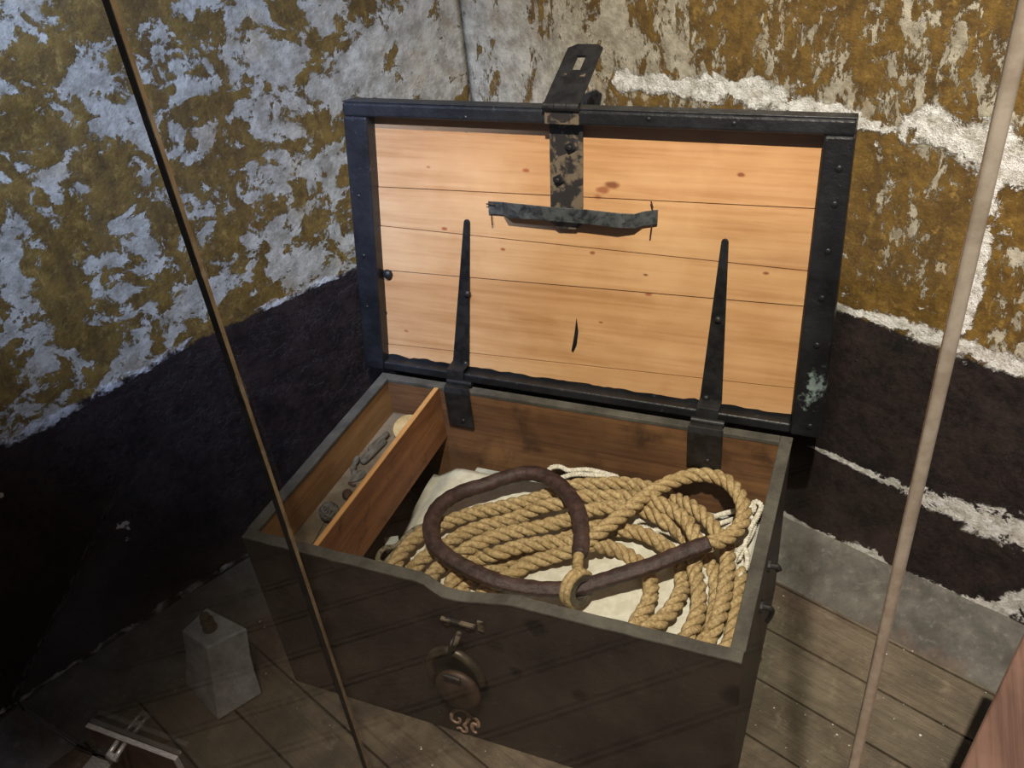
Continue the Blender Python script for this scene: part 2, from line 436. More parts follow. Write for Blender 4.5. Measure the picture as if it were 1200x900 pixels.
n_off = (-math.sin(dirR),math.cos(dirR)); pb = onz(907,683,FLOOR)
inside=[(-1.3,GY-.004),(2.4,GY-.004),(2.4,.75),(.25,1.3),(-.3,1.3)]
boards(inside, dirR, .1265, .0042, n_off[0]*pb.x+n_off[1]*pb.y)
outside=[(-1.9,-2.6),(2.8,-2.6),(2.8,GY-.006),(-1.9,GY-.006)]
aout=math.radians(-38.8); lo_=onz(440,844,FLOOR); no=(-math.sin(aout),math.cos(aout))
mir=(lo_.x, 2*GY-lo_.y)
boards(outside, aout, .117, .007, no[0]*mir[0]+no[1]*mir[1])
fl = build('floor', bm, fm.m); tag(fl, kind='structure')
sb = simple('under_floor', (14,11,9), (24,19,15), 10)
bm = bmesh.new(); box(bm,(-2.0,-2.7,FLOOR-.06),(2.9,1.5,FLOOR-.0205)); tag(build('trim_1',bm,sb), kind='structure')

# ------------------------------------------------------------------ materials of the things
M = {}
m = NT('black_brown_paint', .55, .35)
a = m.noise(6,7,.65); b = m.noise(50,6,.7)
c = m.mix(m.ss(a,.3,.7), lin((35,29,26)), lin((58,48,43)))
c = m.mix(m.math('MULTIPLY', m.ss(b,.58,.75), .35), c, lin((100,86,74)))
for px,py,r in ((628,735,.03),(580,757,.024),(605,787,.018),(600,690,.0),(372,700,.03),(330,690,.02),(680,815,.022),(860,815,.03)):
    if r == 0: continue
    q = ony(px,py,0)
    d = m.n('ShaderNodeVectorMath', operation='DISTANCE'); m.set(d.inputs[0], m.co); d.inputs[1].default_value = q
    dd = m.math('MULTIPLY_ADD', m.noise(30,4,.6), r*.9, m.math('SUBTRACT', d.outputs['Value'], r*.45))
    c = m.mix(m.math('MULTIPLY', m.ss(dd, r, r*.4), .85), c, lin((16,13,12)))
m.base(c); m.bump(m.math('ADD', a, m.math('MULTIPLY',b,.5)), .003); M['chest'] = m.m
m = NT('dusty_rim_paint', .8, .2)
a = m.noise(12,8,.7); b = m.noise(70,5,.7)
c = m.mix(m.ss(a,.3,.7), lin((58,55,50)), lin((88,84,76)))
c = m.mix(m.math('MULTIPLY', m.ss(b,.6,.72), .6), c, lin((40,36,32)))
m.base(c); m.bump(m.math('ADD',a,b), .0025); M['rim'] = m.m
m = NT('black_lid_paint', .42, .4)
a = m.noise(10,7,.65); b = m.noise(45,5,.7)
c = m.mix(m.ss(a,.35,.7), lin((15,15,17)), lin((33,33,36)))
c = m.mix(m.math('MULTIPLY', m.ss(b,.62,.72), .35), c, lin((92,100,108)))
q = onp(955,455,Vector((0,-1,.16)).normalized(), Vector((0,-1,.16)).normalized().dot(Vector((0,D,0))))
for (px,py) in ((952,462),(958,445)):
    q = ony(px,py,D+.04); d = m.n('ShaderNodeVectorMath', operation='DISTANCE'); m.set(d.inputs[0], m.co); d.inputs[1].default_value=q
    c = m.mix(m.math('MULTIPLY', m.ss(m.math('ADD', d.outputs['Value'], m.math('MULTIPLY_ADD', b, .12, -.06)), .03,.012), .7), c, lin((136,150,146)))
m.base(c); m.bump(m.math('ADD',a,m.math('MULTIPLY',b,.6)), .003); M['lid'] = m.m
M['iron'] = simple('black_iron', (18,17,18), (38,37,38), 40, .5, .5, .3, .0012)
m = NT('grey_worn_iron', .55, .45, .35)
a = m.noise(26,6,.65,.4); c = m.mix(m.ss(a,.46,.54), lin((112,98,80)), lin((44,40,38)))
m.base(c); m.bump(a,.001); M['worn_iron'] = m.m
m = NT('battered_bar_iron', .45, .5, .35)
a = m.noise(40,7,.7,.5); c = m.mix(m.ss(a,.35,.6), lin((32,34,36)), lin((82,84,84))); c = m.mix(m.ss(a,.64,.72), c, lin((150,152,140)))
m.base(c); m.bump(a,.002); M['bar_iron'] = m.m
M['rust'] = simple('dark_rust', (40,28,22), (70,50,38), 60, .8, .2)
M['inner'] = wood('stained_inner_wood', (64,42,28), (98,67,43), (126,90,58), 'x', 1.0, .65, .25, stain=(9,.5,.72,(50,32,21)))
M['inner_y'] = wood('tan_side_wood', (92,64,40), (134,98,62), (154,118,76), 'y', 1.0, .65, .25, stain=(7,.56,.75,(80,52,30)))
M['till'] = wood('red_brown_till_wood', (80,48,30), (120,77,48), (148,102,64), 'y', 1.3, .6, .25, gn=.0012, stain=(14,.54,.72,(66,36,22)))
M['till_edge'] = wood('pale_sawn_edge', (140,96,52), (178,130,78), (196,150,96), 'y', 1.5)
M['till_floor'] = simple('dusty_tray_floor', (92,80,64), (120,106,86), 14, .9, .1)
M['cloth'] = simple('cream_canvas', (188,182,164), (208,203,188), 30, .9, .1, 0, .0008)
M['paper_grey'] = simple('grey_board', (150,150,142), (176,176,168), 24, .9, .1, 0, .0004)
m = NT('manila_rope', .75, .2)
a = m.noise(140,5,.7); b = m.noise(16,3,.5); 
c = m.mix(m.ss(a,.3,.7), lin((122,98,64)), lin((190,166,122))); c = m.mix(m.math('MULTIPLY', m.ss(b,.45,.7), .45), c, lin((152,126,84)))
m.base(c); m.bump(m.noise(260,4,.7), .0008); M['rope'] = m.m
M['cord'] = simple('white_cotton_cord', (176,168,150), (220,214,200), 160, .9, .1, 0, .001)
M['tarred'] = simple('grey_tarred_cord', (84,76,62), (140,128,104), 120, .9, .1, 0, .001)
m = NT('dark_leather', .55, .35)
a = m.noise(45,6,.65); b = m.noise(150,4,.6); c = m.mix(m.ss(a,.3,.7), lin((38,25,24)), lin((70,50,46)))
m.base(c); m.bump(m.math('ADD',a,m.math('MULTIPLY',b,.5)), .003); M['leather'] = m.m
M['thimble'] = simple('dull_grey_metal', (62,56,48), (92,84,72), 60, .5, .4, .4)
M['lead'] = None
m = NT('dull_pewter', .62, .35, .15)
a = m.noise(22,7,.65); b = m.noise(90,5,.7); c = m.mix(m.ss(a,.3,.7), lin((128,126,122)), lin((170,168,162)))
c = m.mix(m.math('MULTIPLY',m.ss(b,.58,.72),.4), c, lin((116,110,98))); m.base(c); m.bump(m.math('ADD',a,b), .002); M['lead'] = m.m
M['cork'] = simple('dark_cork', (52,42,32), (86,72,56), 60, .9, .1)
M['steel'] = simple('brushed_steel', (150,146,140), (190,186,180), 60, .35, .5, .5, .0003, (1,8,8))
M['edge_black'] = simple('black_seal', (10,10,10), (20,19,18), 40, .35, .5)
M['edge_bronze'] = simple('bronze_bead', (136,112,84), (168,142,110), 30, .4, .5, .35, .0003)
M['edge_metal'] = simple('satin_metal_strip', (176,160,140), (206,192,172), 30, .32, .5, .6, .0003)
M['clamp_face'] = simple('brown_reflective_plate', (70,52,42), (92,70,58), 20, .35, .5, .3)
M['bench'] = wood('polished_red_brown_wood', (66,46,40), (98,74,64), (122,96,84), 'y', .8, .24, .5, gn=.0003)
M['grey_wood'] = simple('weathered_grey_wood', (74,68,58), (104,98,86), 30, .8, .2, 0, .001, (4,1,4))
M['disc'] = simple('tan_wood_disc', (150,124,80), (184,158,112), 30, .8, .2)
M['twine'] = simple('grey_twine', (66,62,58), (100,95,88), 70, .9, .1)
M['brass'] = simple('tarnished_brass', (56,48,39), (86,75,59), 30, .45, .5, .5)
M['lock_iron'] = simple('brown_lock_iron', (50,36,29), (72,53,43), 25, .55, .4, .3)
M['mono'] = simple('pink_cream_paint', (140,108,90), (170,138,116), 60, .7, .2)

# glass: thin sheet that lets light straight through and mirrors a little, more at grazing angles
g = bpy.data.materials.new('clear_glass'); g.use_nodes = True; t = g.node_tree; t.nodes.remove(t.nodes['Principled BSDF'])
lw = t.nodes.new('ShaderNodeLayerWeight'); lw.inputs['Blend'].default_value = .5
pw = t.nodes.new('ShaderNodeMath'); pw.operation='POWER'; pw.inputs[1].default_value = 5; t.links.new(lw.outputs['Facing'], pw.inputs[0])
ma = t.nodes.new('ShaderNodeMath'); ma.operation='MULTIPLY_ADD'; ma.inputs[1].default_value=.9; ma.inputs[2].default_value=.042; t.links.new(pw.outputs[0], ma.inputs[0])
tr = t.nodes.new('ShaderNodeBsdfTransparent'); tr.inputs[0].default_value=(.975,.985,.975,1)
gl = t.nodes.new('ShaderNodeBsdfGlossy'); gl.inputs['Roughness'].default_value=.0
mxn = t.nodes.new('ShaderNodeMixShader'); t.links.new(ma.outputs[0], mxn.inputs[0]); t.links.new(tr.outputs[0], mxn.inputs[1]); t.links.new(gl.outputs[0], mxn.inputs[2])
t.links.new(mxn.outputs[0], t.nodes['Material Output'].inputs[0]); M['glass']=g

# ------------------------------------------------------------------ the chest
chest = empty('sea_chest', (W/2, D/2, FLOOR), 'large black-brown wooden chest with its iron-strapped lid open on the board floor', 'chest')
ZB = FLOOR+.002
def dip(x):                                    # worn hollow in the front edge
    sm=lambda a,b: (lambda t: t*t*(3-2*t))(max(0,min(1,(x-a)/(b-a))))
    return -.025*sm(.385,.43)*(1-sm(.44,.58)) + .0022*noise.noise(Vector((x*22,0,3))) + .0012*noise.noise(Vector((x*70,2,3)))
bm = bmesh.new(); n = 60; rows=[]
for i in range(n+1):
    x = W*i/n; z = dip(x)-.004
    rows.append([bm.verts.new(q) for q in ((x,0,ZB),(x,WT,ZB),(x,WT,z),(x,0,z))])
for A,B in zip(rows,rows[1:]):
    for k in range(4): bm.faces.new((A[k],A[(k+1)%4],B[(k+1)%4],B[k]))
bm.faces.new(rows[0][::-1]); bm.faces.new(rows[-1])
build('front_board', bm, M['chest'], chest)
bm = bmesh.new(); box(bm,(0,WT,ZB),(WT*.4,D,-.004)); o = build('left_board', bm, M['chest'], chest)
bm = bmesh.new(); box(bm,(WT*.4,WT,ZB+.02),(WT,D-WT,-.004)); build('left_lining', bm, M['inner_y'], chest)
bm = bmesh.new(); box(bm,(W-WT*.4,WT,ZB),(W,D,-.004)); build('right_board', bm, M['chest'], chest)
bm = bmesh.new(); box(bm,(W-WT,WT,ZB+.02),(W-WT*.4,D-WT,-.004)); build('right_lining', bm, M['inner_y'], chest)
bm = bmesh.new(); box(bm,(WT*.4,D-WT*.4,ZB),(W-WT*.4,D,-.004)); build('back_board', bm, M['chest'], chest)
bm = bmesh.new(); box(bm,(WT*.4,D-WT,ZB+.02),(W-WT*.4,D-WT*.4,-.004)); build('back_lining', bm, M['inner'], chest)
bm = bmesh.new(); box(bm,(WT,WT,ZB),(W-WT,D-WT,ZB+.02)); build('bottom_board', bm, M['inner'], chest)
# painted rim running round the top
bm = bmesh.new(); rows=[]
for i in range(n+1):
    x = W*i/n; z = dip(x); w0 = -.003; w1 = WT+.001
    rows.append([bm.verts.new(q) for q in ((x,w0+.002,z-.007),(x,w1,z-.007),(x,w1,z),(x,w0+.002,z-.001))])
for A,B in zip(rows,rows[1:]):
    for k in range(4): bm.faces.new((A[k],A[(k+1)%4],B[(k+1)%4],B[k]))
bm.faces.new(rows[0][::-1]); bm.faces.new(rows[-1])
box(bm,(-.002,WT+.001,-.009),(WT+.002,D,0)); box(bm,(W-WT-.001,WT+.001,-.009),(W+.002,D,0)); box(bm,(WT+.002,D-WT-.001,-.01),(W-WT-.001,D,0))
o = build('rim', bm, M['rim'], chest, bevel=.0015); o['label']='dusty grey-green painted rim'
# till along the left end
bm = bmesh.new(); box(bm,(.149,WT+.002,-.148),(.160,D-WT-.002,-.004))
till = build('till_partition', bm, M['till'], chest, bevel=.001); till['label']='reddish brown partition board'
bm = bmesh.new(); box(bm,(.149,WT+.002,-.004),(.160,D-WT-.002,-.002)); build('top_edge', bm, M['till_edge'], till)
bm = bmesh.new(); box(bm,(WT,WT+.002,-.112),(.149,D-WT-.002,-.10)); build('till_floor', bm, M['till_floor'], chest)

# --- lid: a shallow tray leaning back on its strap hinges
LA = .155
VU = Vector((0,math.sin(LA),math.cos(LA))); LN = Vector((0,-math.cos(LA),math.sin(LA))); LO = Vector((0,D+.002,.004))
def L(x,v,n): return LO + Vector((x,0,0)) + VU*v + LN*n
def onlid(px,py,n=0.0):
    p = onp(px,py,LN,LN.dot(LO)+n); q = p-LO; return (q.x, q.dot(VU))
LH = .622; NW = -.032; NB = -.052                 # height, wood plane, back
xl0,xr0,xl1,xr1 = -.052,1.004,-.028,.990          # outer left/right at the bottom / top
lt = onlid(405,133); rt_ = onlid(1003,146)
def xl(v): return xl0+(xl1-xl0)*v/LH
def xr(v): return xr0+(xr1-xr0)*v/LH
il0,ir0 = -.001,.944; il1,ir1 = .030,.940
def il(v): return il0+(il1-il0)*v/LH
def ir(v): return ir0+(ir1-ir0)*v/LH
def lidslab(bm, f, g, v0, v1, n0, n1):
    hexa(bm, [L(f(v0),v0,n0),L(g(v0),v0,n0),L(g(v0),v0,n1),L(f(v0),v0,n1),L(f(v1),v1,n0),L(g(v1),v1,n0),L(g(v1),v1,n1),L(f(v1),v1,n1)])
bm = bmesh.new(); lidslab(bm, xl, xr, .002, LH-.002, NB, NB+.012)
lid = build('lid', bm, M['lid'], chest)
lid['label'] = 'open lid with pale pine lining'
# pine lining, one mesh with its board joints
joints = []
for (pl,pr_) in (((440,219),(958,245)),((440,264),(780,300)),((446,316),(945,359)),((452,403),(935,456))):
    joints.append((onlid(*pl,NW), onlid(*pr_,NW)))
kn=[]
for px,py,r,cc_ in ((717,217,.011,(124,76,48)),(706,223,.010,(146,92,60)),(701,231,.007,(150,96,62)),(868,205,.006,(130,76,50)),(616,200,.006,(150,86,52)),(521,268,.005,(150,84,50)),(590,292,.005,(150,90,56)),(694,296,.005,(140,84,54)),(704,378,.004,(130,80,54)),(476,388,.005,(150,90,60)),(898,320,.005,(130,84,56)),(757,322,.004,(110,70,50)),(502,196,.004,(160,96,60)),(760,345,.006,(150,92,60))):
    x,v = onlid(px,py,NW); q=L(x,v,NW); kn.append((q.x,q.y,q.z,r,cc_))
M['pine'] = wood('warm_pine', (160,114,72), (186,140,96), (202,160,116), 'x', .7, .5, .3, kn, .0003, 20, stain=(3.2,.58,.78,(150,98,60)))
lines = sorted(joints, key=lambda j: -j[0][1])
def jv(j,x): (a,b)=j; return b[1]*(x-a[0])/(b[0]-a[0])+a[1]*(b[0]-x)/(b[0]-a[0])
bm = bmesh.new(); top = lambda x: LH-.02; gap=.0011
edges_ = [top]+[(lambda x,j=j: jv(j,x)) for j in lines]+[lambda x: .012]
for i,(hi,lo) in enumerate(zip(edges_,edges_[1:])):
    dn = .0012*((i*7)%3-1)
    a = -.004; b_ = .948
    A=[(a,lo(a)+gap),(b_,lo(b_)+gap),(b_,hi(b_)-gap),(a,hi(a)-gap)]
    hexa(bm,[L(x,v,NB+.012) for x,v in A]+[L(x,v,NW+dn) for x,v in A])
pine = build('pine_lining', bm, M['pine'], lid); pine['label']='orange pine boards with knots'
# frame
bm = bmesh.new()
lidslab(bm, xl, il, 0, LH-.028, NB+.012, 0.0)
lidslab(bm, ir, xr, 0, LH-.028, NB+.012, 0.0)
lidslab(bm, xl, xr, LH-.028, LH, NB+.012, 0.0)
lidslab(bm, il, ir, 0, .022, NB+.012, -.004)
build('frame', bm, M['lid'], lid, bevel=.005, seg=3)
# dark paint that has slopped over the lowest board, with a ragged upper edge
bm = bmesh.new(); pts=[]
xs=[.0+.944*i/80 for i in range(81)]
for x in xs: pts.append(L(x,.030+.006*noise.noise(Vector((x*25,1,0)))+.003*noise.noise(Vector((x*80,4,0))),NW+.0018))
pts += [L(x,.018,NW+.0018) for x in reversed(xs)]
prism(bm, pts, LN*.0005); build('paint_edge', bm, M['lid'], lid)
# dark mark in the middle of the lining
bm = bmesh.new(); mk=[onlid(*q,NW) for q in ((676,372),(678,388),(676,404),(672,412),(670,410),(673,394))]
prism(bm,[L(x,v,NW+.0014) for x,v in mk], LN*.0006); build('dark_gouge', bm, M['lid'], lid)
# rows of studs on the frame, iron edge plates
bm = bmesh.new(); lidslab(bm, xl, xr, LH, LH+.003, NB+.004, -.004)
build('top_plate', bm, M['lid'], lid, bevel=.001)
def stud(p, nrm, r, par, mat, name='stud', h=.5):
    bm = bmesh.new(); lathe(bm, [(r,0),(r*.95,r*h*.5),(r*.6,r*h*.9),(r*.1,r*h)], axisM(p,nrm), 10)
    return build(name,bm,mat,par,smooth=True)
for px,py in ((983,198),(978,240),(970,295),(963,350),(957,405),(949,500)):
    x,v = onlid(px,py); stud(L(x,v,-.001), LN, .007, lid, M['lid'])
for px,py in ((420,230),(426,300),(430,360),(545,138),(760,140),(860,145)):
    x,v = onlid(px,py); stud(L(x,min(v,LH-.01),-.001), LN, .005, lid, M['lid'])
x,v = onlid(455,321,NW); stud(L(x,v,NW), LN, .012, lid, M['iron'], 'bolt_head', .9)
x,v = onlid(451,366,NW); stud(L(x,v,NW), LN, .006, lid, M['iron'], 'bolt_head', .7)

# strap hinges
def strap_hinge(tip, low, wt, wb, inside, bolts):
    tx,tv = onlid(*tip,NW); bx,bv = onlid(*low,NW)
    iq = [ony(*q, D-WT) for q in inside]       # px left-bottom, right-bottom of the leaf inside the box
    bm = bmesh.new(); t=.005
    # tapered leaf on the lid
    N_=10; outl=[]; outr=[]
    for i in range(N_+1):
        f=i/N_; v=tv+(.034-tv)*f; xc=tx+(bx-tx)*f; w=(wt+(wb-wt)*f)/2
        outl.append(L(xc-w,v,NW+.001)); outr.append(L(xc+w,v,NW+.001))
    cap=[L(tx+wt/2*math.cos(a),tv+wt/2*math.sin(a),NW+.001) for a in (math.pi*.25,math.pi*.5,math.pi*.75)]
    prism(bm, outl[::-1]+[]+outr and (outr[::-1]+cap+outl), LN*t)
    root = build('strap_hinge', bm, M['iron'], lid, bevel=.0008)
    root['label']='black iron strap hinge tapering to a rounded tip'
    # knee over the lid's lower edge and the back of the box
    xa,xb = iq[0].x, iq[1].x; zb = iq[0].z; ca=bx-wb/2; cb=bx+wb/2
    prof=[(L(0,.036,NW+.002),0),(L(0,.030,.002),0),(L(0,.004,.004),.0),(Vector((0,D-.004,.0045)),.5),(Vector((0,D-WT-.004,.0045)),1),(Vector((0,D-WT-.006,-.004)),1),(Vector((0,D-WT-.006,zb)),1)]
    bm=bmesh.new(); R=[]
    for i,(p,k) in enumerate(prof):
        a=prof[max(0,i-1)][0]; b=prof[min(len(prof)-1,i+1)][0]; tdir=(b-a).normalized(); nn=Vector((1,0,0)).cross(tdir); 
        if nn.dot(Vector((0,-1,.6)))<0: nn=-nn
        l=ca+(xa-ca)*k; r=cb+(xb-cb)*k
        R.append([bm.verts.new(Vector((l,p.y,p.z))),bm.verts.new(Vector((r,p.y,p.z))),bm.verts.new(Vector((r,p.y,p.z))+nn*t),bm.verts.new(Vector((l,p.y,p.z))+nn*t)])
    for A,B in zip(R,R[1:]):
        for k in range(4): bm.faces.new((A[k],A[(k+1)%4],B[(k+1)%4],B[k]))
    bm.faces.new(R[0]); bm.faces.new(R[-1][::-1])
    knee=build('hinge_leaf', bm, M['iron'], chest, bevel=.001)
    bm=bmesh.new(); y=D-.006; cyl(bm,(min(ca,xa)+.002,y,.010),(max(cb,xb)-.002,y,.010),.0075,14); build('knuckle',bm,M['iron'],knee,smooth=False)
    c=(iq[0]+iq[1])/2; stud(Vector((c.x+.008,D-WT-.011,zb+.02)),(0,-1,0),.006,knee,M['iron'],'bolt_head',.8)
    for q in bolts:
        x,v=onlid(*q,NW); stud(L(x,v,NW+t), LN, .0085, root, M['iron'],'bolt_head',.9)
strap_hinge((548,260),(543,452),.014,.042,((529,494),(557,496)),((549,343),(547,425)))
strap_hinge((850,283),(832,488),.014,.046,((806,540),(846,544)),((842,373),(828,465)))

# hasp: plate on the lid, hinged tongue thrown back over the top
xa,_=onlid(644,170,NW+.012); xb,_=onlid(683,170,NW+.012); _,vb=onlid(664,268,NW+.012)
bm=bmesh.new(); w=(xb-xa); cx=(xa+xb)/2; n0=NW+.008
out=[(xa,LH-.012),(xb,LH-.012),(xb,vb+.012),(cx+w*.3,vb),(cx-w*.25,vb-.002),(xa,vb+.010)]
prism(bm,[L(x,v,n0) for x,v in out],LN*.005)
box_pts=[(xa,LH-.026,0.0),(xb,LH-.026,0.0),(xb,LH-.001,0.0),(xa,LH-.001,0.0)]
hexa(bm,[L(*q) for q in box_pts]+[L(q[0],q[1],.006) for q in box_pts])
hasp=build('hasp_plate',bm,M['worn_iron'],lid,bevel=.001); hasp['label']='worn grey iron plate under a hinged hasp'
for q in ((669,172),(655,210)):
    x,v=onlid(*q,NW+.013); bm=bmesh.new(); a=.0085
    Mx=axisM(L(x,v,n0+.005),LN)@Matrix.Rotation(.5,4,'Z'); box(bm,(-a,-a,0),(a,a,.006),Mx); lathe(bm,[(.005,.006),(.005,.011),(.003,.012)],Mx,10)
    build('square_nut',bm,M['iron'],hasp,bevel=.001)
xc=cx
zt0=L(xc,LH,0)
P_t=onx(688,54,xc); P_b=Vector((xc,zt0.y-.004,zt0.z+.008))
up=(P_t-P_b); up.x=0; Lh=up.length; up.normalize(); fn=Vector((1,0,0)).cross(up); fn = fn if fn.y<0 else -fn
def hp(a,b,n=0): return P_b+Vector((a,0,0))+up*b+fn*n
bm=bmesh.new(); w2=w*.52; th=.005
def quadp(pts): hexa(bm,[hp(a,b,0) for a,b in pts]+[hp(a,b,th) for a,b in pts])
sw=.009; s0,s1=Lh*.56,Lh*.80
quadp([(-w2,.002),(w2,.002),(w2,s0),(-w2,s0)])
quadp([(-w2,s0),(-sw,s0),(-sw,s1),(-w2,s1)]); quadp([(sw,s0),(w2,s0),(w2,s1),(sw,s1)])
prism(bm,[hp(a,b,0) for a,b in ((-w2,s1),(w2,s1),(w2,Lh*.95),(w2*.6,Lh),(-w2*.55,Lh),(-w2,Lh*.93))],fn*th)
tong=build('hasp_tongue',bm,M['iron'],lid); tong['label']='black slotted hasp tongue thrown back over the lid'
for a,b in ((-w2*.5,Lh*.46),(w2*.55,Lh*.47)):
    bm=bmesh.new(); box(bm,(-.005,-.005,0),(.005,.005,.002),axisM(hp(a,b,th),fn)); build('square_rivet',bm,M['worn_iron'],tong)
bm=bmesh.new(); 
for a,b in ((-1,-.36),(-.33,.33),(.36,1)): cyl(bm,P_b+Vector((a*w2,-.002,0)),P_b+Vector((b*w2,-.002,0)),.008,12)
build('hasp_knuckle',bm,M['iron'],lid)

# flat bar nailed across the hasp plate
bm=bmesh.new(); pr=[(573,243,.002),(590,244,.002),(596,246,.020),(640,250,.024),(690,254,.024),(725,258,.022),(744,259,.016),(754,256,.004),(771,254,.003)]
R=[]; hw=[.0135,.0135,.0155,.0145,.0145,.0145,.0145,.0145,.0145]
for i,(px,py,n_) in enumerate(pr):
    x,v=onlid(px,py,NW+n_); ww=hw[i]; curl=.003*noise.noise(Vector((i*.9,2,0)))
    R.append([bm.verts.new(L(x,v-ww,NW+n_+curl)),bm.verts.new(L(x,v+ww,NW+n_)),bm.verts.new(L(x,v+ww,NW+n_+.0035)),bm.verts.new(L(x,v-ww,NW+n_+.0035+curl))])
for A,B in zip(R,R[1:]):
    for k in range(4): bm.faces.new((A[k],A[(k+1)%4],B[(k+1)%4],B[k]))
bm.faces.new(R[0]); bm.faces.new(R[-1][::-1])
bar=build('cross_bar',bm,M['bar_iron'],lid,bevel=.0006); bar['label']='battered grey iron bar bridging the hasp plate'
for a,b in (((570,239),(580,240)),((576,252),(577,264)),((763,236),(765,244)),((764,262),(762,278))):
    p=[L(*onlid(*q,NW+.008),NW+.008) for q in (a,b)]; bm=bmesh.new(); cyl(bm,p[0],p[1],.0016,8); build('bent_nail',bm,M['rust'],bar)

# lock plate, staple and monogram on the front, lifting handle on the right end
q0=ony(517,722,-.002); q1=ony(557,733,-.002)
bm=bmesh.new(); box(bm,(q0.x,-.008,q0.z-.006),(q1.x,0,q0.z)); lp=build('lock_bar',bm,M['worn_iron'],chest,bevel=.001)
for px,py in ((524,729),(549,735)): stud(ony(px,py,0),(0,-1,0),.008,lp,M['lock_iron'],'rivet',.7)
bm=bmesh.new(); q=ony(564,733,0); box(bm,(q.x-.006,-.004,q.z-.012),(q.x+.005,0,q.z+.012)); build('small_plate',bm,M['worn_iron'],lp)
st=ony(531,757,-.012)
bm=bmesh.new(); tube(bm,[st+Vector((0,.018,.016)),st+Vector((0,-.004,.014)),st+Vector((0,-.014,0)),st+Vector((0,-.004,-.014)),st+Vector((0,.018,-.016))],.0042,8)
build('staple',bm,M['iron'],chest,smooth=True)
def mono(pts):
    bm=bmesh.new(); P=spline([ony(500+a/5.62,710+b/5.62,-.0015) for a,b in pts],.0025); T=frames(P)[0]
    tube(bm,P,lambda i:.0030+.0016*math.sin(math.pi*i/len(P))+.0012*noise.noise(P[i]*90),8); 
    for v in bm.verts: v.co.y=max(-.003,min(.0005,v.co.y))
    return bm
bm=mono(((214,733),(222,758),(200,772),(172,756),(164,722),(184,692),(218,684),(252,696),(278,722),(270,758),(250,790),(262,806),(262,828),(242,830),(222,806),(198,806)))
mg=build('painted_monogram',bm,M['mono'],chest,smooth=True); mg['label']='curly pinkish cream painted monogram'
bm=mono(((282,728),(312,738),(338,764),(336,796),(312,776),(300,800),(312,830),(334,838))); build('flourish',bm,M['mono'],mg,smooth=True)
h1=onx(908,664,W+.012); h2=onx(899,712,W+.012)
hnd=None
for p,dz in ((h1,.012),(h2,.040)):
    bm=bmesh.new(); q=Vector((W,p.y,p.z)); cyl(bm,q,q+Vector((.005,0,0)),.013,12); cyl(bm,q,q+Vector((.020,0,0)),.0055,10)
    tube(bm,spline([q+Vector((.016,0,.003)),q+Vector((.021,0,-.004)),q+Vector((.019,.002,-dz*.6)),q+Vector((.014,.002,-dz))],.003),.0048,8)
    o=build('handle_lug',bm,M['iron'],chest)
# ------------------------------------------------------------------ padlock hanging from the staple
lc=ony(537,808,-.016)
pad=empty('padlock',lc,'round brown iron padlock with a thick tan shackle hanging on the chest front','padlock')
bm=bmesh.new(); lathe(bm,[(.036,-.008),(.046,-.005),(.048,0),(.046,.006),(.034,.010),(.012,.0115)],axisM(lc,(0,-1,.12)),28); build('lock_body',bm,M['lock_iron'],pad,smooth=True)
sp=[(505,790),(503,776),(510,765),(524,762),(538,767),(552,778),(562,790),(566,802)]
bm=bmesh.new(); tube(bm,spline([ony(a,b,-.020) for a,b in sp],.004),.0085,10); build('shackle',bm,M['brass'],pad,smooth=True)
bm=bmesh.new(); tube(bm,spline([ony(a,b,-.029) for a,b in ((519,791),(530,794),(540,798))],.003),lambda i:.004,8); k_=build('key_cover',bm,M['worn_iron'],pad,smooth=True)
bm=bmesh.new(); tube(bm,[ony(a,b,-.024) for a,b in ((528,770),(533,757),(538,742))],.0045,8); build('pin',bm,M['worn_iron'],pad,smooth=True)

# ------------------------------------------------------------------ what lies in the chest
CZ=-.205
# support box and canvas sheet
bm=bmesh.new(); box(bm,(.235,.034,ZB+.0202),(.915,D-WT-.012,CZ-.012)); 
tag(build('display_block',bm,M['paper_grey'],bevel=.003),'pale grey display block under the cream canvas inside the chest','block')
bm=bmesh.new(); nx,ny=46,34; G=[]
for i in range(nx+1):
    r=[]
    for j in range(ny+1):
        u=i/nx; w_=j/ny
        y=.045+(.505-.045)*w_; x0=.150+.02*math.sin(w_*5); x=x0+(.905-x0)*u
        e=max(0,(.205-x)/.055); z=CZ+.004*noise.noise(Vector((x*7,y*7,0)))+.002*noise.noise(Vector((x*20,y*20,1)))-.040*min(1,e)**1.2
        r.append(bm.verts.new((x,y,z+.003)))
    G.append(r)
for i in range(nx):
    for j in range(ny): bm.faces.new((G[i][j],G[i+1][j],G[i+1][j+1],G[i][j+1]))
cv=build('canvas_sheet',bm,M['cloth'],smooth=True); s_=cv.modifiers.new('thick','SOLIDIFY'); s_.thickness=.003; s_.offset=-1
tag(cv,'cream canvas sheet lying under the rope coils in the chest','canvas')
p=[onz(450,628,-.235),onz(466,626,-.235),onz(468,642,-.235),onz(452,646,-.235)]
bm=bmesh.new(); prism(bm,[Vector((q.x,q.y,CZ-.036)) for q in p],Vector((0,0,.0012)))
tag(build('paper_scrap',bm,M['paper_grey']),'small pale paper scrap sticking out beside the frayed grey cord','paper')

